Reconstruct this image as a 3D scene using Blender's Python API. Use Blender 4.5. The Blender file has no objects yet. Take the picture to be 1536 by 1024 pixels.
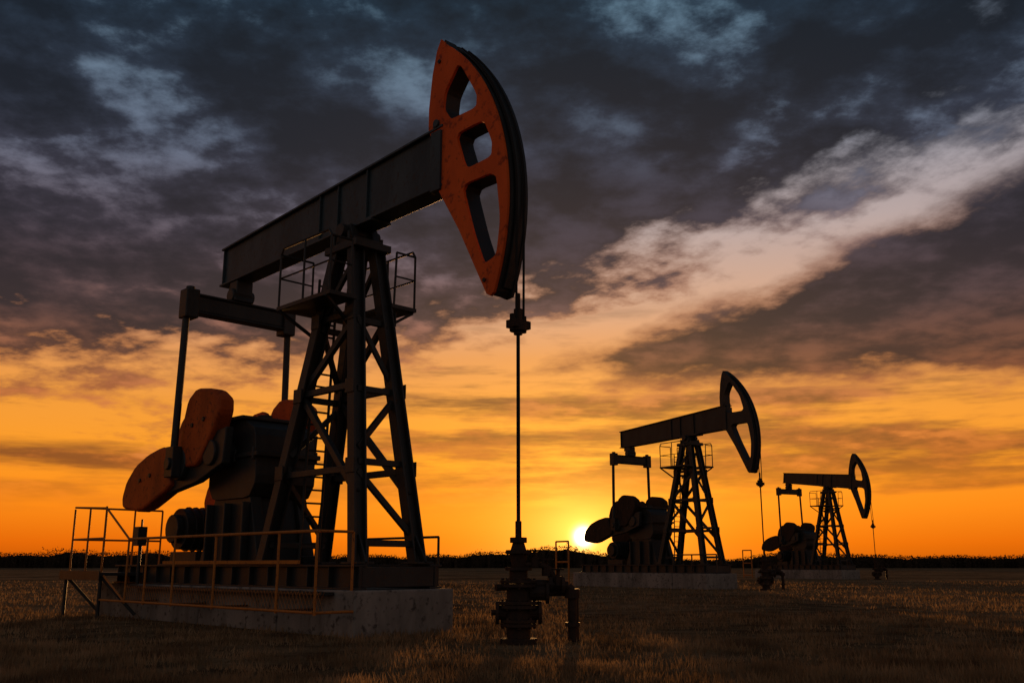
import bpy, bmesh, math, random
import numpy as np
from mathutils import Vector, Matrix
random.seed(7); rng=np.random.default_rng(11)
scene=bpy.context.scene
K=0.68            # metres per model unit
PITCH=13.0
def lin(r,g,b):
    def f(c):
        c/=255.0
        return c/12.92 if c<=0.04045 else ((c+0.055)/1.055)**2.4
    return (f(r),f(g),f(b),1.0)
# ---------------------------------------------------------------- materials
def new_mat(name):
    m=bpy.data.materials.new(name); m.use_nodes=True
    nt=m.node_tree; b=nt.nodes['Principled BSDF']; return m,nt,b
def paint(name,c1,c2,c3,scale=2.0,rough=0.6,bump=0.15,spec=0.3,metal=0.0):
    m,nt,b=new_mat(name); N=nt.nodes; L=nt.links
    tc=N.new('ShaderNodeTexCoord')
    n1=N.new('ShaderNodeTexNoise'); n1.inputs['Scale'].default_value=scale; n1.inputs['Detail'].default_value=6; n1.inputs['Roughness'].default_value=0.65
    n2=N.new('ShaderNodeTexNoise'); n2.inputs['Scale'].default_value=scale*6; n2.inputs['Detail'].default_value=4
    mp=N.new('ShaderNodeMapping'); mp.inputs['Scale'].default_value=(1,1,0.35)
    L.new(tc.outputs['Object'],mp.inputs['Vector'])
    L.new(mp.outputs[0],n1.inputs['Vector']); L.new(tc.outputs['Object'],n2.inputs['Vector'])
    r=N.new('ShaderNodeValToRGB'); e=r.color_ramp.elements
    e[0].position=0.35; e[0].color=(*c1,1); e[1].position=0.62; e[1].color=(*c2,1)
    L.new(n1.outputs['Fac'],r.inputs['Fac'])
    r2=N.new('ShaderNodeValToRGB'); r2.color_ramp.elements[0].position=0.56; r2.color_ramp.elements[1].position=0.70
    L.new(n2.outputs['Fac'],r2.inputs['Fac'])
    mx=N.new('ShaderNodeMix'); mx.data_type='RGBA'
    L.new(r2.outputs['Color'],mx.inputs['Factor']); L.new(r.outputs['Color'],mx.inputs['A']); mx.inputs['B'].default_value=(*c3,1)
    L.new(mx.outputs['Result'],b.inputs['Base Color'])
    b.inputs['Roughness'].default_value=rough; b.inputs['Metallic'].default_value=metal
    b.inputs['Specular IOR Level'].default_value=spec
    if bump>0:
        bp=N.new('ShaderNodeBump'); bp.inputs['Strength'].default_value=bump; bp.inputs['Distance'].default_value=0.02
        L.new(n2.outputs['Fac'],bp.inputs['Height']); L.new(bp.outputs[0],b.inputs['Normal'])
    return m
STEEL=paint('dark_painted_steel',(0.013,0.0145,0.0145),(0.028,0.030,0.028),(0.040,0.022,0.012),2.0,0.5,spec=.35)
STEELB=paint('beam_blue_grey_paint',(0.019,0.036,0.044),(0.042,0.066,0.076),(0.030,0.026,0.024),1.6,0.5,spec=.35)
ROD=paint('greased_rod_steel',(0.020,0.018,0.017),(0.024,0.021,0.019),(0.022,0.019,0.017),1.0,0.7,bump=0,spec=.1)
ORANGE=paint('orange_paint',(0.60,0.080,0.009),(0.80,0.12,0.013),(0.34,0.048,0.009),1.1,0.55,spec=.2)
ORANGED=paint('orange_paint_weathered',(0.30,0.052,0.009),(0.50,0.088,0.012),(0.12,0.03,0.012),1.5,0.6,spec=.2)
YELLOW=paint('yellow_rail_paint',(0.36,0.12,0.016),(0.46,0.155,0.022),(0.16,0.05,0.018),3,0.55)
CONC=paint('concrete',(0.14,0.125,0.105),(0.28,0.245,0.205),(0.08,0.07,0.06),1.2,0.9,0.5,spec=.1)
RUST=paint('rusty_iron',(0.022,0.014,0.010),(0.050,0.025,0.014),(0.014,0.011,0.009),4,0.7,spec=.2)
# ---------------------------------------------------------------- mesh builder
class MB:
    def __init__(s): s.v=[]; s.f=[]
    def add(s,vs,fs):
        o=len(s.v); s.v+= [tuple(p) for p in vs]; s.f+=[tuple(i+o for i in f) for f in fs]
    def box(s,x0,x1,y0,y1,z0,z1):
        s.add([(x0,y0,z0),(x1,y0,z0),(x1,y1,z0),(x0,y1,z0),(x0,y0,z1),(x1,y0,z1),(x1,y1,z1),(x0,y1,z1)],
              [(0,3,2,1),(4,5,6,7),(0,1,5,4),(1,2,6,5),(2,3,7,6),(3,0,4,7)])
    def bar(s,p,q,w,h,up=(0,0,1)):
        p=Vector(p);q=Vector(q);d=(q-p).normalized();u=Vector(up)
        if abs(d.dot(u))>0.97:u=Vector((1,0,0))
        a=d.cross(u).normalized();b=a.cross(d).normalized()
        vs=[]
        for c in(p,q):
            for i,j in((-1,-1),(1,-1),(1,1),(-1,1)): vs.append(c+a*(w/2*i)+b*(h/2*j))
        s.add(vs,[(0,1,2,3),(7,6,5,4),(0,4,5,1),(1,5,6,2),(2,6,7,3),(3,7,4,0)])
    def cyl(s,p,q,r,r2=None,n=14):
        r2=r if r2 is None else r2
        p=Vector(p);q=Vector(q);d=(q-p).normalized();u=Vector((0,0,1))
        if abs(d.dot(u))>0.97:u=Vector((1,0,0))
        a=d.cross(u).normalized();b=a.cross(d).normalized();vs=[]
        for c,rr in((p,r),(q,r2)):
            for i in range(n):
                t=2*math.pi*i/n; vs.append(c+a*math.cos(t)*rr+b*math.sin(t)*rr)
        s.add(vs,[tuple(range(n))[::-1],tuple(range(n,2*n))]+[(i,(i+1)%n,n+(i+1)%n,n+i) for i in range(n)])
    def prism(s,poly,y0,y1):
        n=len(poly)
        s.add([(x,y0,z) for x,z in poly]+[(x,y1,z) for x,z in poly],
              [tuple(range(n)),tuple(range(n,2*n))[::-1]]+[(i,n+i,n+(i+1)%n,(i+1)%n) for i in range(n)])
    def path(s,pts,r,n=8):
        for a,b in zip(pts[:-1],pts[1:]): s.cyl(a,b,r,n=n)
    def obj(s,name,mat,parent=None,bevel=0.0,fn=None):
        me=bpy.data.meshes.new(name)
        vs=[fn(p) for p in s.v] if fn else s.v
        me.from_pydata(vs,[],s.f); me.validate()
        bm=bmesh.new();bm.from_mesh(me);bmesh.ops.recalc_face_normals(bm,faces=bm.faces);bm.to_mesh(me);bm.free()
        o=bpy.data.objects.new(name,me);scene.collection.objects.link(o);me.materials.append(mat)
        if parent:o.parent=parent
        if bevel:
            m=o.modifiers.new('bevel','BEVEL');m.width=bevel;m.segments=2;m.limit_method='ANGLE';m.angle_limit=math.radians(40)
        return o
def chaikin(poly,r=0.2,it=2):
    for _ in range(it):
        out=[];n=len(poly)
        for i in range(n):
            a=poly[i];b=poly[(i+1)%n]
            out.append((a[0]*(1-r)+b[0]*r,a[1]*(1-r)+b[1]*r));out.append((a[0]*r+b[0]*(1-r),a[1]*r+b[1]*(1-r)))
        poly=out
    return poly
def plate(name,outer,holes,y0,y1,mat,parent,fn=None):
    cu=bpy.data.curves.new(name+'_c','CURVE');cu.dimensions='2D';cu.fill_mode='BOTH';cu.extrude=(y1-y0)/2
    for poly in [outer]+holes:
        sp=cu.splines.new('POLY');sp.points.add(len(poly)-1)
        for i,(x,z) in enumerate(poly): sp.points[i].co=(x,z,0,1)
        sp.use_cyclic_u=True
    o=bpy.data.objects.new(name+'_c',cu);scene.collection.objects.link(o)
    bpy.context.view_layer.update()
    dg=bpy.context.evaluated_depsgraph_get()
    me=bpy.data.meshes.new_from_object(o.evaluated_get(dg))
    bpy.data.objects.remove(o)
    for v in me.vertices:
        x,z,t=v.co; p=(x,(y0+y1)/2+t,z); v.co=fn(p) if fn else p
    bm=bmesh.new();bm.from_mesh(me);bmesh.ops.remove_doubles(bm,verts=bm.verts,dist=1e-4);bmesh.ops.recalc_face_normals(bm,faces=bm.faces)
    bm.to_mesh(me);bm.free()
    for p in me.polygons:p.use_smooth=False
    me.name=name;me.materials.clear();me.materials.append(mat)
    ob=bpy.data.objects.new(name,me);scene.collection.objects.link(ob);ob.parent=parent
    return ob
# ---------------------------------------------------------------- pump jack
def arc_pts(R,z0,z1,n=26,cx=-5.2,cz=8.7):
    return [(cx+math.sqrt(R*R-(z-cz)**2),z) for z in [z0+(z1-z0)*i/(n-1) for i in range(n)]]
def pumpjack(wx,wy,rot,tilt=0.0,rails=True):
    root=bpy.data.objects.new('oil_pump_jack',None);scene.collection.objects.link(root)
    root.location=(wx*K,wy*K,0);root.rotation_euler=(0,0,math.radians(rot));root.scale=(K,K,K)
    head_mat=ORANGE if rails else STEEL; weight_mat=ORANGED if rails else RUST
    S=Vector((-5.5,0,9.3));ct,st=math.cos(tilt),math.sin(tilt)
    def T(p):
        x=p[0]-S.x;z=p[2]-S.z
        return (S.x+x*ct-z*st,p[1],S.z+x*st+z*ct)
    # concrete base
    m=MB();m.box(-15.9,-9.8,-1.3,1.3,-0.3,0.90);m.box(-9.77,-6.2,-1.3,1.3,-0.3,0.905);m.box(-6.17,-3.3,-1.3,1.3,-0.3,0.90)
    m.obj('concrete_base',CONC,root,0.03)
    # steel skid
    m=MB()
    for y in(-1.0,1.0):
        m.box(-15.2,-3.55,y-0.04,y+0.04,0.93,1.37);m.box(-15.2,-3.55,y-0.17,y+0.17,0.903,0.945);m.box(-15.2,-3.55,y-0.17,y+0.17,1.36,1.41)
        for i in range(15):
            x=-15.0+i*0.81;m.box(x-0.02,x+0.02,y-0.16,y+0.16,0.95,1.355)
    for x in(-15.0,-13,-11,-9,-7.6,-5.6,-3.75):m.box(x-0.15,x+0.15,-0.82,0.82,0.95,1.36)
    m.box(-3.62,-3.56,-0.95,0.95,0.95,1.36)
    m.box(-12.9,-7.9,-0.95,0.95,1.37,1.43)
    m.obj('steel_skid',STEEL,root,0.01)
    # tower
    m=MB();zt=8.75;zb=1.42
    B={(0,0):(-7.67,-.8),(0,1):(-7.67,.8),(1,0):(-3.95,-.8),(1,1):(-3.95,.8)}
    Tt={(0,0):(-5.85,-.3),(0,1):(-5.85,.3),(1,0):(-5.15,-.3),(1,1):(-5.15,.3)}
    def leg(k,z):
        t=(z-zb)/(zt-zb);b=B[k];q=Tt[k];return Vector((b[0]+(q[0]-b[0])*t,b[1]+(q[1]-b[1])*t,z))
    for k in B:
        p,q=leg(k,zb),leg(k,zt); sx=-1 if k[0]==0 else 1
        m.bar(p,q,0.05,0.26,up=(0,1,0))
        m.bar(p+Vector((0,.14,0)),q+Vector((0,.14,0)),0.28,0.05,up=(0,1,0))
        m.bar(p-Vector((0,.14,0)),q-Vector((0,.14,0)),0.28,0.05,up=(0,1,0))
        m.box(p.x-0.3,p.x+0.3,p.y-0.22,p.y+0.22,1.415,1.47)
        m.bar(p+Vector((sx*.26,0,0)),leg(k,2.0),0.16,0.05,up=(0,1,0))
    F=[((0,0),(1,0)),((0,1),(1,1)),((1,0),(1,1)),((0,0),(0,1))]
    for a,b in F[:2]:
        for z in(3.45,5.35,7.1):m.bar(leg(a,z),leg(b,z),0.12,0.15)
        m.bar(leg(b,7.0),leg(a,5.45),0.12,0.15)
        m.bar(leg(a,5.25),leg(b,2.9),0.12,0.16);m.bar(leg(b,8.5),leg(a,7.2),0.1,0.12)
    for a,b in F[2:]:
        for z in(1.85,3.6,5.25,6.9):m.bar(leg(a,z),leg(b,z),0.12,0.14)
        m.bar(leg(a,7.0),leg(b,5.3),0.12,0.11);m.bar(leg(b,5.15),leg(a,3.9),0.12,0.13);m.bar(leg(a,3.4),leg(b,1.95),0.12,0.13)
    for k in B:
        for z in(3.5,5.3,7.05):
            p=leg(k,z);yy=p.y-0.19*(1 if k[1]==0 else -1);m.box(p.x-0.17,p.x+0.17,yy-0.012,yy+0.012,z-0.17,z+0.17)
    m.box(-6.15,-4.85,-0.52,0.52,8.70,8.88)
    m.obj('samson_post_tower',STEEL,root,0.012)
    # saddle bearing
    m=MB();m.box(-5.95,-5.05,-0.42,0.42,8.88,9.0);m.prism([(-5.85,9.0),(-5.15,9.0),(-5.28,9.35),(-5.72,9.35)],-0.40,-0.2);m.prism([(-5.85,9.0),(-5.15,9.0),(-5.28,9.35),(-5.72,9.35)],0.2,0.4)
    m.cyl((-5.5,-0.55,9.2),(-5.5,0.55,9.2),0.17,n=18)
    for y in(-.48,.48):
        for x in(-5.8,-5.2):m.cyl((x,y,8.88),(x,y,9.12),0.04,n=8)
    m.obj('saddle_bearing',STEEL,root,0.01)
    # walking beam (box-stiffened I-section, slightly tapered)
    m=MB()
    def bz(x):
        t=(x+11.9)/(9.6);return 9.17+0.25*t,10.3+0.57*t
    def beam_seg(x0,x1,ya,yb,za,zb2):
        (b0,t0),(b1,t1)=bz(x0),bz(x1)
        def zz(b,t,f):return b+f if f<5 else t+(f-10)
        m.prism([(x0,zz(b0,t0,za)),(x1,zz(b1,t1,za)),(x1,zz(b1,t1,zb2)),(x0,zz(b0,t0,zb2))],ya,yb)
    beam_seg(-11.9,-2.1,-0.17,0.17,0.05,9.95)
    beam_seg(-11.9,-2.1,-0.27,0.27,0,0.055);beam_seg(-11.9,-2.1,-0.27,0.27,9.945,10)
    for x in(-11.8,-6.9,-6.1,-4.9,-2.3): beam_seg(x-0.02,x+0.02,-0.24,-0.172,0.056,9.944);beam_seg(x-0.02,x+0.02,0.172,0.24,0.056,9.944)
    m.box(-6.4,-4.6,-0.3,0.3,9.30,9.36)
    m.box(-2.45,-2.12,-0.3,0.3,9.35,10.75)
    m.cyl((-2.3,-.3,10.95),(-2.3,.3,10.95),0.09,n=12)
    m.obj('walking_beam',STEELB if rails else STEEL,root,0.008,fn=T)
    # horse head
    back=[(-2.22,13.0),(-2.36,12.75),(-2.50,12.2),(-2.60,11.4),(-2.60,10.9),(-2.52,10.72),(-2.2,10.66),(-2.2,9.32),(-1.53,8.28),(-0.66,6.70),(-0.55,6.64)]
    if rails:
        W1=[(-1.60,12.20),(-2.06,11.65),(-2.12,11.25),(-1.86,10.90),(-1.02,10.90),(-1.00,11.2)]
        W2=[(-1.68,10.50),(-0.78,10.53),(-0.52,9.95),(-0.54,9.63),(-1.34,9.58)]
        W3=[(-1.46,9.26),(-0.40,9.26),(-0.27,8.2),(-0.38,7.45),(-0.76,7.34),(-1.10,8.15)]
        Ws=(W1,W2,W3)
    else:
        W1=[(-1.75,12.3),(-2.2,11.6),(-2.2,10.7),(-2.0,10.35),(-0.72,10.35),(-1.0,11.3)]
        W3=[(-1.85,9.65),(-0.50,9.65),(-0.30,8.5),(-0.40,7.5),(-0.72,7.34),(-1.4,8.6)]
        Ws=(W1,W3)
    holes=[chaikin(w,0.13,2) for w in Ws]
    plate('horsehead_face_plate',arc_pts(5.25,6.70,12.86,cx=-5.31)+back,holes,-0.24,-0.17,head_mat,root,T)
    plate('horsehead_core',arc_pts(5.17,6.74,12.8)+[(x+0.05,z) for x,z in back],holes,-0.168,0.168,STEEL,root,T)  # dark material paints in the shade on the inner walls of the openings
    plate('horsehead_back_plate',arc_pts(5.25,6.66,12.9)+back,holes,0.17,0.24,STEEL,root,T)
    m=MB()
    ap=arc_pts(5.23,6.8,12.7,22)
    for (x0,z0),(x1,z1) in zip(ap[:-1],ap[1:]): m.prism([(x0,z0),(x1,z1),(x1-0.04,z1),(x0-0.04,z0)],-0.06,0.167)
    m.obj('horsehead_track',STEEL,root,fn=T)
    m=MB()
    for x,z in((-2.38,10.9),(-0.72,7.0),(-2.25,12.45)): m.cyl((x,-0.27,z),(x,-0.235,z),0.045,n=10)
    m.obj('horsehead_bolts',STEEL,root,fn=T)
    # bridle ropes
    m=MB();rp=arc_pts(5.27,8.7,12.6,16)
    dz=0.0 if tilt==0 else -0.9
    for y in(-0.1,0.1):
        pts=[T((x,y,z)) for x,z in rp][::-1]
        m.path(pts,0.022,6);m.cyl((pts[-1][0],y,pts[-1][2]),(0.05,y,6.0+dz),0.024,n=8)
    m.obj('bridle_ropes',ROD,root)
    m=MB();zc=6.0+dz
    m.box(-0.12,0.14,-0.22,0.22,zc-0.1,zc+0.06);m.cyl((0,0,zc-0.22),(0,0,zc+0.3),0.09,n=12);m.cyl((0,0,zc+0.3),(0,0,zc+0.62),0.045,n=10)
    for y in(-.15,.15):m.cyl((0.0,y,zc-0.16),(0.0,y,zc+0.18),0.06,n=10)
    m.cyl((0,0,zc-0.15),(0,0,zc+0.0),0.17,n=14)
    m.obj('carrier_bar',RUST,root,0.01)
    m=MB();m.cyl((0,0,2.0),(0,0,zc),0.036,n=16);m.obj('polished_rod',ROD,root)
    # equaliser
    E=Vector(T((-11.1,0,8.25)))
    m=MB()
    m.box(E.x-0.18,E.x+0.18,-1.5,1.5,E.z-0.24,E.z-0.17);m.box(E.x-0.18,E.x+0.18,-1.5,1.5,E.z+0.26,E.z+0.33)
    m.box(E.x-0.13,E.x+0.13,-1.5,1.5,E.z-0.169,E.z+0.259)
    m.prism([(E.x-.25,E.z+.33),(E.x+.25,E.z+.33),(E.x+.14,E.z+.6),(E.x-.14,E.z+.6)],-0.3,0.3)
    m.cyl((E.x,-.34,E.z+.5),(E.x,.34,E.z+.5),0.2,n=16)
    q=T((-11.1,0,9.18));m.bar((E.x,0,E.z+.5),q,0.42,0.5,up=(0,1,0))
    q2=T((-11.6,0,9.1));m.bar((E.x-.1,0,E.z+.75),q2,0.3,0.25,up=(0,1,0))
    for y in(-1.5,1.5):
        m.box(E.x-0.22,E.x+0.22,y-0.19,y+0.19,E.z-0.38,E.z+0.42);m.cyl((E.x,y,E.z+0.3),(E.x,y,E.z+0.52),0.12,n=12)
    m.obj('equalizer_beam',STEEL,root,0.03)
    # cranks
    P=Vector((-11.1,0,3.95))
    for s,nm in((-1,'1'),(1,'2')):
        m=MB();m.cyl((E.x,s*1.56,E.z-.1),(P.x,s*1.62,P.z),0.095,n=12)
        m.box(P.x-0.22,P.x+0.22,min(s*1.5,s*1.74),max(s*1.5,s*1.74),P.z-0.35,P.z+0.45)
        m.cyl((P.x,s*1.4,P.z),(P.x,s*1.8,P.z),0.16,n=16)
        m.obj('pitman_arm_'+nm,STEEL,root,0.02)
        m=MB()
        ys=sorted((s*1.12,s*1.34))
        m.prism([(-8.9,4.75),(-9.0,3.85),(-10.3,3.45),(-13.9,2.95),(-14.0,3.35),(-10.8,4.55)],ys[0],ys[1])
        m.cyl((-9.6,s*0.7,4.15),(-9.6,s*1.42,4.15),0.33,n=20)
        m.cyl((-11.1,s*1.3,3.95),(-11.1,s*1.5,3.95),0.42,n=20)
        m.obj('crank_'+nm,STEEL,root,0.03)
        low=[(-14.40,2.95),(-14.47,3.25),(-14.28,3.68),(-13.75,4.10),(-13.0,4.36),(-12.2,4.50),(-11.9,4.46),(-11.6,3.7),(-11.45,3.40),(-13.25,2.80)]
        upp=[(-11.05,5.0),(-10.85,5.62),(-10.4,5.88),(-9.6,5.78),(-9.15,5.50),(-9.12,5.15),(-9.35,4.70),(-10.1,3.85),(-10.85,3.85),(-11.1,4.3)]
        inn=[(-12.35,4.5),(-12.1,5.15),(-11.6,5.55),(-11.0,5.6),(-10.6,5.2),(-10.8,3.9),(-11.8,3.9)]
        for pl,n2,ya,yb in((low,'lower',1.02,1.47),(upp,'upper',1.02,1.47),(inn,'inner',.86,1.015)):
            c=np.mean(pl,axis=0)
            m=MB();ys=sorted((s*ya,s*yb));m.prism(chaikin(pl,0.15,1),ys[0],ys[1])
            m.obj('counterweight_%s_%s'%(n2,nm),weight_mat,root,0.07 if n2!='inner' else .03)
            if n2=='inner':continue
            m=MB()
            for dx,dzz in((-.3,-.05),(.3,.05)):m.cyl((c[0]+dx,s*1.46,c[1]+dzz),(c[0]+dx,s*1.51,c[1]+dzz),0.06,n=6)
            m.obj('counterweight_bolts_%s_%s'%(n2,nm),STEEL,root)
    # gearbox and stand
    m=MB()
    m.prism(chaikin([(-10.6,3.4),(-10.35,4.75),(-9.9,4.98),(-8.9,4.98),(-8.35,4.7),(-8.2,3.4),(-8.5,3.0),(-10.3,3.0)],0.12,1),-0.85,0.85)
    m.box(-10.7,-8.1,-0.92,0.92,4.0,4.12);m.box(-10.2,-8.8,-0.98,0.98,4.97,5.06)
    for y in(-.93,.93):
        for x in(-10.4,-9.2,-8.3):m.cyl((x,y*.96,3.92),(x,y*.96,4.22),0.05,n=8)
    m.prism([(-10.9,1.43),(-10.25,3.05),(-8.5,3.05),(-7.95,1.43)],-0.80,-0.5);m.prism([(-10.9,1.43),(-10.25,3.05),(-8.5,3.05),(-7.95,1.43)],0.5,0.8)
    m.prism([(-10.7,1.43),(-10.1,3.02),(-8.6,3.02),(-8.1,1.43)],-0.49,0.49)
    m.cyl((-9.4,0,5.05),(-9.4,0,5.2),0.2,n=14)
    for x in(-10.3,-9.4,-8.5):m.prism([(x-.04,1.43),(x-.04,2.9),(x+.04,2.9),(x+.04,1.43)],-1.0,-0.8)
    m.obj('gearbox',STEEL,root,0.03)
    # motor + belt guard
    m=MB();m.box(-13.0,-11.5,-0.6,0.6,1.43,1.75);m.cyl((-12.3,-.75,2.35),(-12.3,.7,2.35),0.55,n=22);m.cyl((-12.3,-.95,2.35),(-12.3,-.75,2.35),0.38,n=18)
    for y in(-.5,-.3,-.1,.1,.3,.5):m.cyl((-12.3,y-.02,2.35),(-12.3,y+.02,2.35),0.60,n=22)
    m.prism(chaikin([(-12.9,2.0),(-12.9,2.8),(-12.0,3.0),(-10.0,3.6),(-9.3,3.4),(-9.3,2.6),(-10.0,2.3),(-12.0,1.8)],0.2,2),0.85,1.0)
    m.obj('electric_motor',STEEL,root,0.02)
    # service platform with rails
    m=MB();zf=7.35
    for y0,y1 in((-1.25,-0.5),(0.5,1.25)):
        m.box(-7.0,-4.75,y0,y1,zf,zf+0.09)
        for x in(-6.9,-4.9):m.bar((x,y0 if y0<0 else y1,zf),(x+(0.2 if x<-6 else -.2),-.4 if y0<0 else .4,6.8),0.07,0.07)
    m.box(-7.0,-6.35,-0.49,0.49,zf,zf+0.09)
    m.obj('service_platform',STEEL,root)
    m=MB();r=0.028
    for s in(-1,1):
        y=s*1.22;zt2=zf+1.55
        m.path([(-6.95,y,zf),(-6.95,y,zt2-.15),(-6.85,y,zt2),(-4.9,y,zt2),(-4.8,y,zt2-.15),(-4.8,y,zf)],r)
        m.cyl((-6.95,y,zf+.8),(-4.8,y,zf+.8),r*.8,n=8);m.cyl((-5.9,y,zf),(-5.9,y,zt2),r,n=8)
        m.path([(-4.8,y,zt2-.15),(-4.8,s*.65,zt2-.15),(-4.8,s*.6,zf)],r);m.cyl((-4.8,y,zf+.8),(-4.8,s*.62,zf+.8),r*.8,n=8)
        m.path([(-6.95,y,zt2-.15),(-6.95,s*.3,zt2-.15),(-6.95,s*.3,zf)],r);m.cyl((-6.95,y,zf+.8),(-6.95,s*.3,zf+.8),r*.8,n=8)
    m.obj('platform_rails',STEEL,root)
    # ladder (clear of the gearbox, behind the rear legs' face)
    m=MB();a=Vector((-6.95,-.05,1.43));b=Vector((-6.62,-.05,zf+0.9))
    for y in(-.26,.26):m.cyl(a+Vector((0,y,0)),b+Vector((0,y,0)),0.035,n=8)
    for i in range(22):
        p=a.lerp(b,(i+.5)/22);m.cyl(p+Vector((0,-.26,0)),p+Vector((0,.26,0)),0.026,n=6)
    m.obj('ladder',STEEL,root)
    # safety railing
    if rails:
        m=MB();y=-2.2;r=0.028
        m.cyl((-13.6,y,0.5),(-3.4,y,0.5),r,n=8);m.cyl((-12.0,y,2.05),(-3.3,y,2.05),r*1.15,n=8)
        for x in(-12.0,-10.9,-9.4,-7.4,-4.75,-3.35):m.cyl((x,y,0.45),(x,y,2.05),r,n=8)
        m.path([(-12.0,y,2.05),(-13.6,y,2.9),(-15.8,y,3.0)],r);m.path([(-12.0,y,0.5),(-13.6,y,1.2)],r)
        for x in(-13.6,-14.7,-15.8):m.cyl((x,y,1.2),(x,y,2.95),r,n=8)
        m.cyl((-15.8,y,2.1),(-13.6,y,2.1),r,n=8)
        for z in(3.0,2.1):m.cyl((-15.8,y,z),(-15.8,0.4,z),r,n=8)
        for yy in(-1.3,-.45,.4):m.cyl((-15.8,yy,1.2),(-15.8,yy,3.0),r,n=8)
        m.cyl((-3.35,y,2.05),(-3.35,-1.35,2.05),r,n=8);m.cyl((-3.35,-1.35,0.9),(-3.35,-1.35,2.05),r,n=8);m.cyl((-3.35,y,0.5),(-3.35,-1.3,0.5),r,n=8)
        m.obj('safety_railing',YELLOW,root)
        m=MB();
        for i in range(68):
            x=-12.0+i*0.13;m.cyl((x,y,0.5),(x+0.26,y,0.9),0.004,n=4);m.cyl((x+0.26,y,0.5),(x,y,0.9),0.004,n=4)
        m.obj('railing_mesh_infill',YELLOW,root)
        m=MB();m.box(-16.2,-13.4,-2.3,0.6,1.12,1.2);m.box(-16.2,-13.4,-2.33,-2.3,1.0,1.25)
        for x in(-16.0,-13.6):m.bar((x,-2.2,1.1),(x+0.5,-1.4,0.1),0.08,0.08);m.cyl((x,-2.2,0),(x,-2.2,1.12),0.05,n=8)
        for x in(-12,-9.4,-7.4,-4.75):m.bar((x,-2.2,.5),(x,-1.32,.5),0.05,0.05)
        m.box(-13.3,-4.0,-1.62,-1.32,0.80,0.86)
        m.obj('end_platform',STEEL,root,0.005)
        m=MB();m.box(-12.0,-5.5,-1.26,-1.20,1.42,1.50);m.obj('skid_edge_strip',YELLOW,root)
        m=MB()
        for x in(-6.2,-4.6,-3.6):m.cyl((x,1.1,1.4),(x,1.1,2.0),r,n=8)
        m.cyl((-6.2,1.1,2.0),(-3.6,1.1,2.0),r,n=8)
        m.obj('rear_handrail',STEEL,root)
        m=MB();m.cyl((-12.9,-1.5,.9),(-12.9,-1.5,1.9),.05,n=8);m.box(-13.05,-12.75,-1.65,-1.4,1.9,2.4);m.cyl((-12.9,-1.5,2.4),(-12.9,-1.5,2.6),.03,n=8)
        m.obj('control_box',STEEL,root,.01)
    else:
        m=MB();r=0.06
        for x in(-17.4,-15.98):m.cyl((x,-1.6,-.05),(x,-1.6,3.0),r,n=8)
        for z in(3.0,1.6,.3):m.cyl((-17.4,-1.6,z),(-15.98,-1.6,z),r,n=8)
        m.obj('end_guard_frame',YELLOW,root)  # yellow colour here stands in for sunlight on the frame
        m=MB()
        for x in(-6.2,-4.6,-2.6):m.cyl((x,-1.15,1.0),(x,-1.15,2.0),r*.7,n=8)
        m.cyl((-6.2,-1.15,2.0),(-2.6,-1.15,2.0),r*.7,n=8)
        m.obj('side_handrail',STEEL,root)
    return root
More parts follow.
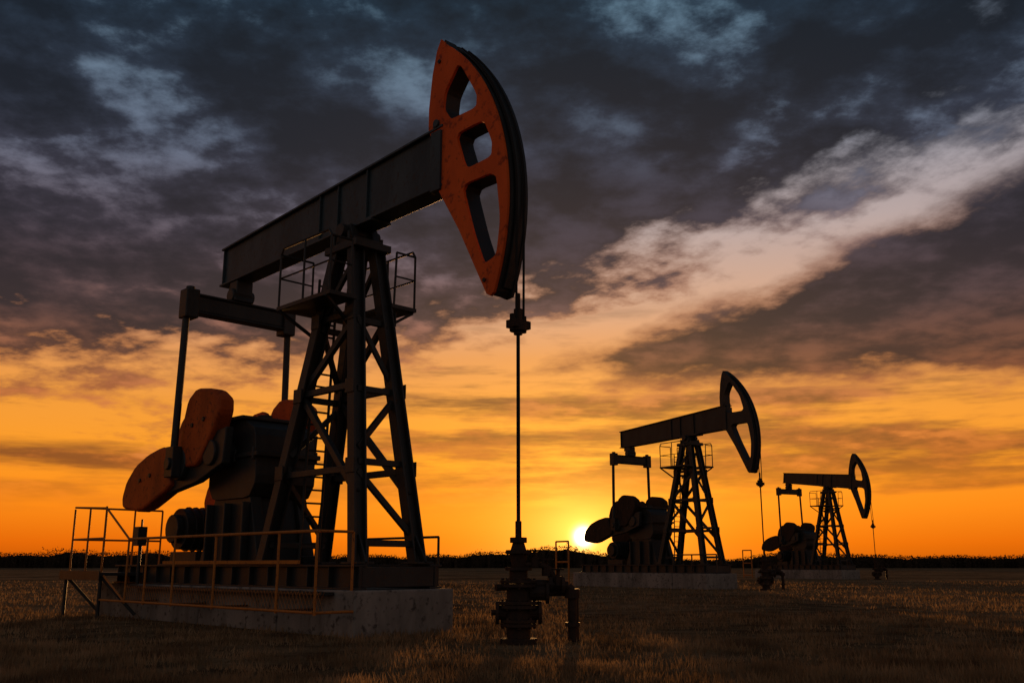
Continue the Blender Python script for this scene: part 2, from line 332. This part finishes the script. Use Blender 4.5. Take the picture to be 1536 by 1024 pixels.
def wellhead(wx,wy,rot):
    root=bpy.data.objects.new('wellhead',None);scene.collection.objects.link(root)
    root.location=(wx*K,wy*K,0);root.rotation_euler=(0,0,math.radians(rot));root.scale=(K,K,K)
    m=MB();c=lambda z0,z1,r,r2=None,n=18:m.cyl((0,0,z0),(0,0,z1),r,r2,n)
    c(-.1,0.10,.34);c(.1,.3,.22);c(.3,.36,.33);c(.37,.43,.33);c(.43,.62,.25);c(.62,.68,.36);c(.69,.75,.36);c(.75,1.0,.22);c(1.0,1.06,.34);c(1.07,1.13,.34)
    c(1.13,1.3,.17);c(1.3,1.36,.25);c(1.36,1.6,.13,.16);c(1.6,1.67,.24);c(1.67,1.8,.15,.11);c(1.8,1.9,.16);c(1.9,2.2,.06)
    for z in(.365,.685,1.065):
        for i in range(8):
            t=i*math.pi/4;m.cyl((.29*math.cos(t),.29*math.sin(t),z-.1),(.29*math.cos(t),.29*math.sin(t),z+.1),.032,n=6)
    m.cyl((-.38,0,.55),(.38,0,.55),.13,n=14);m.cyl((-.42,0,.55),(-.36,0,.55),.21,n=14);m.cyl((.36,0,.55),(.42,0,.55),.21,n=14)
    m.cyl((.2,0,.9),(.5,0,.9),.14,n=14);m.cyl((.5,0,.9),(.56,0,.9),.2,n=14)
    m.obj('casing_head_stack',RUST,root,0.008)
    m=MB()
    m.path([(.1,0,1.05),(.45,.05,1.05),(.92,.1,1.02),(1.0,.1,.93),(1.0,.1,.05)],.085,12)
    m.cyl((1.0,.1,.80),(1.0,.1,.97),.14,n=12);m.cyl((1.0,.1,.3),(1.0,.1,.37),.14,n=12);m.cyl((.55,.05,1.05),(.63,.05,1.05),.15,n=12);m.cyl((.8,.05,1.03),(.86,.05,1.03),.15,n=12)
    m.path([(.1,0,1.4),(.4,.0,1.42),(.55,.03,1.34),(.72,.06,1.08)],.06,10)
    m.path([(.5,0,.9),(.9,.35,.9),(1.08,.4,.8),(1.08,.4,0)],.07,10)
    m.obj('flow_line',RUST,root)
    m=MB()
    def wheel(p,R):
        m.cyl((p[0],p[1],p[2]-.16),(p[0],p[1],p[2]),.035,n=8)
        for i in range(12):
            t=i*math.pi/6;t2=t+math.pi/6
            m.cyl((p[0]+R*math.cos(t),p[1]+R*math.sin(t),p[2]),(p[0]+R*math.cos(t2),p[1]+R*math.sin(t2),p[2]),.018,n=6)
        m.cyl((p[0]-R,p[1],p[2]),(p[0]+R,p[1],p[2]),.015,n=6);m.cyl((p[0],p[1]-R,p[2]),(p[0],p[1]+R,p[2]),.015,n=6)
        m.cyl((p[0],p[1],p[2]-.3),(p[0],p[1],p[2]-.12),.09,n=10)
    wheel((.30,0,1.66),.13);wheel((.52,.05,1.5),.13);wheel((.74,.05,1.32),.1)
    m.cyl((-.5,0,.55),(-.42,0,.55),.05,n=8);m.cyl((-.42,-.1,1.0),(-.2,0,1.0),.06,n=8)
    m.obj('valve_handwheels',RUST,root)
    return root
pumpjack(0.12,18.4,-45.5)
pumpjack(14.4,56.5,-55,0.0,rails=False)
pumpjack(35.6,97.0,-62,math.radians(-9),rails=False)
wellhead(0.12,18.4,2);wellhead(14.4,56.5,0);wellhead(35.6,97.0,0)
# ---------------------------------------------------------------- ground
def ground():
    m,nt,b=new_mat('dry_grass_ground');N=nt.nodes;L=nt.links
    tc=N.new('ShaderNodeTexCoord')
    def noise(s,d=6,r=.6):
        n=N.new('ShaderNodeTexNoise');n.inputs['Scale'].default_value=s;n.inputs['Detail'].default_value=d;n.inputs['Roughness'].default_value=r
        L.new(tc.outputs['Object'],n.inputs['Vector']);return n
    a=noise(.12);c=noise(1.3);f=noise(18,7,.75)
    r=N.new('ShaderNodeValToRGB');e=r.color_ramp.elements;e[0].position=.40;e[0].color=(.105,.070,.040,1);e[1].position=.62;e[1].color=(.40,.255,.132,1)
    mm=N.new('ShaderNodeMath');mm.operation='MULTIPLY_ADD';L.new(c.outputs['Fac'],mm.inputs[0]);mm.inputs[1].default_value=.5
    m2=N.new('ShaderNodeMath');m2.operation='MULTIPLY';L.new(a.outputs['Fac'],m2.inputs[0]);m2.inputs[1].default_value=.5;L.new(m2.outputs[0],mm.inputs[2])
    L.new(mm.outputs[0],r.inputs['Fac'])
    r2=N.new('ShaderNodeValToRGB');r2.color_ramp.elements[0].position=.3;r2.color_ramp.elements[0].color=(.35,.35,.35,1);r2.color_ramp.elements[1].position=.65
    L.new(f.outputs['Fac'],r2.inputs['Fac'])
    mx=N.new('ShaderNodeMix');mx.data_type='RGBA';mx.blend_type='MULTIPLY';mx.inputs['Factor'].default_value=1
    L.new(r.outputs['Color'],mx.inputs['A']);L.new(r2.outputs['Color'],mx.inputs['B']);L.new(mx.outputs['Result'],b.inputs['Base Color'])
    b.inputs['Roughness'].default_value=1;b.inputs['Specular IOR Level'].default_value=0.0
    bp=N.new('ShaderNodeBump');bp.inputs['Strength'].default_value=.8;bp.inputs['Distance'].default_value=.06
    L.new(f.outputs['Fac'],bp.inputs['Height']);L.new(bp.outputs[0],b.inputs['Normal'])
    n=60
    xs=np.sign(np.linspace(-1,1,n))*np.abs(np.linspace(-1,1,n))**3*4000
    me=bpy.data.meshes.new('ground')
    vs=[(x,y+20,0.0) for y in xs for x in xs];fs=[(j*n+i,j*n+i+1,(j+1)*n+i+1,(j+1)*n+i) for j in range(n-1) for i in range(n-1)]
    me.from_pydata(vs,[],fs);me.materials.append(m);o=bpy.data.objects.new('ground',me);scene.collection.objects.link(o)
ground()
def tri_mesh(name,V,mat):
    n=len(V)//3;me=bpy.data.meshes.new(name)
    me.vertices.add(len(V));me.vertices.foreach_set('co',V.astype(np.float32).ravel())
    me.loops.add(len(V));me.loops.foreach_set('vertex_index',np.arange(len(V),dtype=np.int32))
    me.polygons.add(n);me.polygons.foreach_set('loop_start',np.arange(0,len(V),3,dtype=np.int32));me.polygons.foreach_set('loop_total',np.full(n,3,dtype=np.int32))
    me.update();me.validate();me.materials.append(mat)
    o=bpy.data.objects.new(name,me);scene.collection.objects.link(o);return o
def leafmat(name,c1,c2,trans=0.3,scale=3.0):
    m,nt,b=new_mat(name);N=nt.nodes;L=nt.links
    g=N.new('ShaderNodeNewGeometry');nn=N.new('ShaderNodeTexNoise');nn.inputs['Scale'].default_value=scale;nn.inputs['Detail'].default_value=3
    L.new(g.outputs['Position'],nn.inputs['Vector'])
    r=N.new('ShaderNodeValToRGB');r.color_ramp.elements[0].position=.35;r.color_ramp.elements[0].color=(*c1,1);r.color_ramp.elements[1].position=.65;r.color_ramp.elements[1].color=(*c2,1)
    L.new(nn.outputs['Fac'],r.inputs['Fac']);L.new(r.outputs['Color'],b.inputs['Base Color']);b.inputs['Roughness'].default_value=.9;b.inputs['Specular IOR Level'].default_value=.0
    if trans>0:
        t=N.new('ShaderNodeBsdfTranslucent');L.new(r.outputs['Color'],t.inputs['Color'])
        mx=N.new('ShaderNodeMixShader');mx.inputs[0].default_value=trans
        L.new(b.outputs[0],mx.inputs[1]);L.new(t.outputs[0],mx.inputs[2]);L.new(mx.outputs[0],N['Material Output'].inputs['Surface'])
    return m
def vnoise(x,y,s,seed):
    r=np.random.default_rng(seed).random((256,256));X=x/s;Y=y/s
    xi=np.floor(X).astype(int);yi=np.floor(Y).astype(int);fx=X-xi;fy=Y-yi;fx=fx*fx*(3-2*fx);fy=fy*fy*(3-2*fy)
    g=lambda a,b:r[a%256,b%256]
    return (g(xi,yi)*(1-fx)+g(xi+1,yi)*fx)*(1-fy)+(g(xi,yi+1)*(1-fx)+g(xi+1,yi+1)*fx)*fy
def grass():
    n=170000
    u=rng.random(n);d=1/((1-u)/7.5+u/60.0)
    x=(rng.random(n)*2-1)*0.62*d;y=d
    den=vnoise(x+100,y+100,1.3,3)*.6+vnoise(x+100,y+100,.35,4)*.4
    keep=rng.random(n)<np.clip((den-.25)*2.2,0.08,1)
    th=math.radians(-45.5);ux,uy=math.cos(th),math.sin(th)
    rx=x-.12*K;ry=y-18.4*K;lx=(rx*ux+ry*uy)/K;ly=(-rx*uy+ry*ux)/K
    keep&=~((lx>-15.95)&(lx<-3.25)&(abs(ly)<1.34))
    x=x[keep];y=y[keep];den=den[keep];n=len(x);d=y
    h=(.025+.085*rng.random(n)**1.6)*(.5+den)*(1+.3*(rng.random(n)<.05));w=.003+.0004*d
    a=rng.random(n)*2*math.pi;la=rng.random(n)*2*math.pi;le=h*.7*rng.random(n)
    V=np.zeros((n,3,3))
    V[:,0,0]=x-np.cos(a)*w;V[:,0,1]=y-np.sin(a)*w;V[:,1,0]=x+np.cos(a)*w;V[:,1,1]=y+np.sin(a)*w
    V[:,2,0]=x+np.cos(la)*le;V[:,2,1]=y+np.sin(la)*le;V[:,2,2]=h
    tri_mesh('dry_grass',V.reshape(-1,3),leafmat('dry_grass_blades',(.11,.072,.040),(.38,.245,.125),.3,1.2))
grass()
def trees():
    n=100000;D=290
    def pr(x):
        b=vnoise(x+1000,x*0+5,34,8);return (b**1.8)*1.1+vnoise(x+1000,x*0+9,8,9)*.50*(.4+b)+vnoise(x+1000,x*0+3,2.2,10)*.22
    x=(rng.random(n)*2-1)*330;yy=D+rng.random(n)*30
    H=1.5+3.3*pr(x)
    H=np.where(rng.random(n)<.04,H*1.12,H)
    z=H*rng.random(n)**.6
    s=.14+.26*rng.random(n)
    V=np.zeros((n,3,3));C=np.stack([x,yy,z],1)
    for k in range(3):V[:,k,:]=C+(rng.random((n,3))-.5)*2*s[:,None]
    xs=np.arange(-335,335,.6);h=(1.5+3.3*pr(xs))*.80+rng.random(len(xs))*.35;ys=D+14+rng.random(len(xs))*4
    a=np.stack([xs,ys,xs*0-.2],1);t=np.stack([xs,ys,h],1)
    W=np.concatenate([np.stack([a[:-1],a[1:],t[1:]],1),np.stack([a[:-1],t[1:],t[:-1]],1)])
    V=np.concatenate([V,W]).reshape(-1,3)
    tri_mesh('distant_trees',V,leafmat('tree_foliage',(.030,.022,.016),(.065,.046,.030),0,.3))
trees()
# ---------------------------------------------------------------- sky
SUN_AZ=4.15;SUN_EL=1.6
def world():
    w=bpy.data.worlds.new('World');scene.world=w;w.use_nodes=True;nt=w.node_tree;N=nt.nodes;L=nt.links;N.clear()
    def put(sock,v):
        if isinstance(v,(int,float)):sock.default_value=v
        elif isinstance(v,tuple):sock.default_value=v
        else:L.new(v,sock)
    def M(op,a,b=None,c=None,clamp=False):
        n=N.new('ShaderNodeMath');n.operation=op;n.use_clamp=clamp;put(n.inputs[0],a)
        if b is not None:put(n.inputs[1],b)
        if c is not None:put(n.inputs[2],c)
        return n.outputs[0]
    def SS(x,a,b):
        n=N.new('ShaderNodeMapRange');n.interpolation_type='SMOOTHSTEP';put(n.inputs['Value'],x);n.inputs['From Min'].default_value=a;n.inputs['From Max'].default_value=b
        return n.outputs[0]
    def comb(x,y,z=0.0):
        n=N.new('ShaderNodeCombineXYZ');put(n.inputs[0],x);put(n.inputs[1],y);put(n.inputs[2],z);return n.outputs[0]
    def noise(v,s,d=6,r=.55):
        n=N.new('ShaderNodeTexNoise');n.noise_dimensions='3D';L.new(v,n.inputs['Vector']);n.inputs['Scale'].default_value=s;n.inputs['Detail'].default_value=d;n.inputs['Roughness'].default_value=r
        return n.outputs['Fac']
    def ramp(x,stops):
        n=N.new('ShaderNodeValToRGB');L.new(x,n.inputs['Fac']);cr=n.color_ramp
        while len(cr.elements)<len(stops):cr.elements.new(.5)
        for e,(p,c) in zip(cr.elements,stops):e.position=p;e.color=c
        return n.outputs['Color']
    def mix(f,a,b,mode='MIX'):
        n=N.new('ShaderNodeMix');n.data_type='RGBA';n.blend_type=mode;n.clamp_factor=True;put(n.inputs['Factor'],f);put(n.inputs['A'],a);put(n.inputs['B'],b);return n.outputs['Result']
    def scale(col,f):
        n=N.new('ShaderNodeVectorMath');n.operation='SCALE';put(n.inputs[0],col);put(n.inputs['Scale'],f);return n.outputs[0]
    def addc(a,b):
        n=N.new('ShaderNodeVectorMath');n.operation='ADD';put(n.inputs[0],a);put(n.inputs[1],b);return n.outputs[0]
    tc=N.new('ShaderNodeTexCoord');sp=N.new('ShaderNodeSeparateXYZ');L.new(tc.outputs['Generated'],sp.inputs[0]);X,Y,Z=sp.outputs
    az=M('MULTIPLY',M('ARCTAN2',X,Y),57.29578);el=M('MULTIPLY',M('ARCSINE',Z),57.29578)
    elp=M('MAXIMUM',el,0.0)
    el40=M('DIVIDE',elp,40.0,clamp=True)
    zz=M('ADD',M('MAXIMUM',Z,0.0),.17)
    qx=M('DIVIDE',X,zz);qy=M('DIVIDE',Y,zz)
    Q=comb(qx,qy,1.7)
    sh=M('SUBTRACT',el,M('MULTIPLY',az,.33))
    ST=comb(M('MULTIPLY',az,.05),M('MULTIPLY',sh,.17),3.0)
    FL=comb(M('MULTIPLY',az,.035),M('MULTIPLY',el,.34),9.0)
    nq=noise(Q,3.0,7,.60);nst=noise(ST,1.3,6,.58);nfl=noise(FL,1.05,6,.62);nbig=noise(Q,1.5,2,.5)
    puff=noise(Q,6.8,7,.58)
    nn=M('ADD',M('ADD',M('MULTIPLY',M('SUBTRACT',nq,.5),14.0),M('MULTIPLY',M('SUBTRACT',nst,.5),11.0)),M('MULTIPLY',M('SUBTRACT',puff,.5),11.0))
    clear=ramp(el40,[(0,lin(190,78,6)),(.03,lin(226,100,6)),(.08,lin(248,132,12)),(.15,lin(250,152,26)),(.22,lin(240,152,50)),(.3,lin(222,148,86)),(.38,lin(206,162,136)),(.48,lin(180,162,160)),(.6,lin(140,144,158)),(.8,lin(60,86,108)),(1,lin(30,54,74))])
    fc=N.new('ShaderNodeFloatCurve');put(fc.inputs['Value'],M('DIVIDE',M('ADD',az,32.0),64.0,clamp=True));cv=fc.mapping.curves[0]
    pts=[(-32,8.9),(-20,9.8),(-8,11.6),(0,13.8),(9.5,17.2),(17.5,19.6),(32,23.6)]
    P=[((a+32)/64,e/40) for a,e in pts];cv.points[0].location=P[0];cv.points[1].location=P[-1]
    for p in P[1:-1]:cv.points.new(*p)
    fc.mapping.update()
    L1=M('MULTIPLY',fc.outputs[0],40.0)
    D1=M('ADD',M('SUBTRACT',el,L1),nn)
    c1=SS(D1,-1.8,2.4)
    U2=M('ADD',M('MULTIPLY',M('SUBTRACT',az,8.5),.335),13.9);B2=M('SUBTRACT',10.6,M('MULTIPLY',M('SUBTRACT',az,6.0),.07))
    D2=M('ADD',M('MINIMUM',M('SUBTRACT',U2,el),M('SUBTRACT',el,B2)),M('MULTIPLY',nn,.27))
    c2=SS(D2,-.7,1.3)
    c3=SS(M('ADD',M('SUBTRACT',M('SUBTRACT',1.2,M('ABSOLUTE',M('SUBTRACT',el,5.7))),M('MULTIPLY',M('MAXIMUM',M('ADD',az,21.0),0.0),.25)),M('MULTIPLY',M('SUBTRACT',nfl,.5),5.0)),-.2,.9)
    c4=SS(M('ADD',M('SUBTRACT',M('SUBTRACT',.35,M('ABSOLUTE',M('SUBTRACT',el,M('ADD',M('MULTIPLY',az,.04),3.1)))),M('MULTIPLY',M('MAXIMUM',M('SUBTRACT',21.0,az),0.0),.2)),M('MULTIPLY',M('SUBTRACT',nfl,.5),2.0)),-.2,.4)
    win=M('MULTIPLY',SS(el,2.0,6.0),M('SUBTRACT',1.0,SS(el,12.5,16.0)))
    c5=M('MULTIPLY',M('MULTIPLY',SS(M('ADD',nfl,M('MULTIPLY',M('SUBTRACT',nq,.5),.35)),.44,.62),win),.85)
    lowc=M('MAXIMUM',M('MAXIMUM',M('MULTIPLY',c3,.9),M('MULTIPLY',c4,.7)),c5)
    big=M('MAXIMUM',c1,c2)
    cov=M('MAXIMUM',big,lowc)
    dark=ramp(el40,[(0,lin(140,58,10)),(.12,lin(126,60,22)),(.19,lin(106,54,30)),(.27,lin(68,40,34)),(.34,lin(48,34,38)),(.45,lin(33,28,38)),(.6,lin(21,24,35)),(.8,lin(10,22,33)),(1,lin(6,22,34))])
    mid=ramp(el40,[(0,lin(200,92,14)),(.12,lin(190,98,30)),(.2,lin(166,86,40)),(.28,lin(116,70,50)),(.36,lin(80,58,60)),(.46,lin(62,54,66)),(.6,lin(48,53,69)),(.8,lin(30,51,69)),(1,lin(20,46,62))])
    lite=ramp(el40,[(0,lin(230,110,20)),(.2,lin(214,122,54)),(.3,lin(172,108,78)),(.42,lin(118,98,104)),(.58,lin(102,112,132)),(.8,lin(104,134,154)),(1,lin(76,110,130))])
    cl=mix(SS(M('ADD',M('MULTIPLY',puff,.5),M('MULTIPLY',nq,.5)),.42,.61),dark,mid)
    hl=M('MULTIPLY',M('MULTIPLY',SS(M('ADD',M('MULTIPLY',puff,.65),M('MULTIPLY',nq,.35)),.51,.66),SS(nbig,.42,.60)),M('SUBTRACT',.9,M('MULTIPLY',c2,.65)))
    cl=mix(hl,cl,lite)
    edge=M('MULTIPLY',M('MULTIPLY',big,M('SUBTRACT',1.0,big)),M('SUBTRACT',1.0,SS(el,14.0,22.0)))
    cl=mix(M('MULTIPLY',edge,1.4,clamp=True),cl,lin(206,120,70))
    base=mix(cov,clear,cl)
    sa,se=math.radians(SUN_AZ),math.radians(SUN_EL)
    sd=(math.sin(sa)*math.cos(se),math.cos(sa)*math.cos(se),math.sin(se))
    dp=N.new('ShaderNodeVectorMath');dp.operation='DOT_PRODUCT';L.new(tc.outputs['Generated'],dp.inputs[0]);dp.inputs[1].default_value=sd
    ang=M('MULTIPLY',M('ARCCOSINE',M('MINIMUM',dp.outputs['Value'],1.0)),57.29578)
    g1=M('MULTIPLY',M('EXPONENT',M('MULTIPLY',M('POWER',M('DIVIDE',ang,.42),2.0),-1.0)),8.0)
    g2=M('MULTIPLY',M('EXPONENT',M('DIVIDE',ang,-2.1)),1.2)
    g3=M('MULTIPLY',M('EXPONENT',M('DIVIDE',ang,-7.5)),.52)
    att=M('SUBTRACT',1.0,M('MULTIPLY',cov,.7))
    col=addc(base,scale((1.0,.85,.5),g1));col=addc(col,scale((1.0,.64,.14),M('MULTIPLY',g2,att)));col=addc(col,scale((.85,.42,.025),M('MULTIPLY',g3,att)))
    rear_fill=ramp(el40,[(0,lin(106,90,84)),(.4,lin(126,112,106)),(1,lin(88,92,102))])  # unseen sky behind the camera, brightened as added fill for front faces
    b2=N.new('ShaderNodeMapRange');b2.interpolation_type='SMOOTHSTEP';L.new(Y,b2.inputs['Value']);b2.inputs['From Min'].default_value=-.35;b2.inputs['From Max'].default_value=.25;b2.inputs['To Min'].default_value=1;b2.inputs['To Max'].default_value=0
    col=mix(b2.outputs[0],col,rear_fill)
    sky=N.new('ShaderNodeTexSky');sky.sky_type='NISHITA';sky.sun_disc=False;sky.sun_elevation=math.radians(SUN_EL);sky.sun_rotation=math.radians(SUN_AZ)
    b=N.new('ShaderNodeBackground');L.new(col,b.inputs[0]);b.inputs[1].default_value=1.0
    bs=N.new('ShaderNodeBackground');L.new(sky.outputs[0],bs.inputs[0]);bs.inputs[1].default_value=.008
    ad=N.new('ShaderNodeAddShader');L.new(b.outputs[0],ad.inputs[0]);L.new(bs.outputs[0],ad.inputs[1])
    o=N.new('ShaderNodeOutputWorld');L.new(ad.outputs[0],o.inputs[0])
world()
sd=bpy.data.lights.new('sun','SUN');sd.energy=3.5;sd.angle=math.radians(.5);sd.color=(1,.46,.14)
so=bpy.data.objects.new('sun',sd);scene.collection.objects.link(so)
sa,se=math.radians(SUN_AZ),math.radians(SUN_EL)
so.rotation_euler=Vector((math.sin(sa)*math.cos(se),math.cos(sa)*math.cos(se),math.sin(se))).to_track_quat('Z','Y').to_euler()
so.location=(5,60,20)
cd=bpy.data.cameras.new('camera');cd.sensor_width=36;cd.lens=1450/1536*36;cd.clip_end=20000;cd.clip_start=.05
co=bpy.data.objects.new('camera',cd);scene.collection.objects.link(co);co.location=(0,0,1.4*K);co.rotation_euler=(math.radians(90+PITCH),0,0);scene.camera=co
scene.view_settings.view_transform='Standard';scene.view_settings.look='None';scene.view_settings.exposure=0
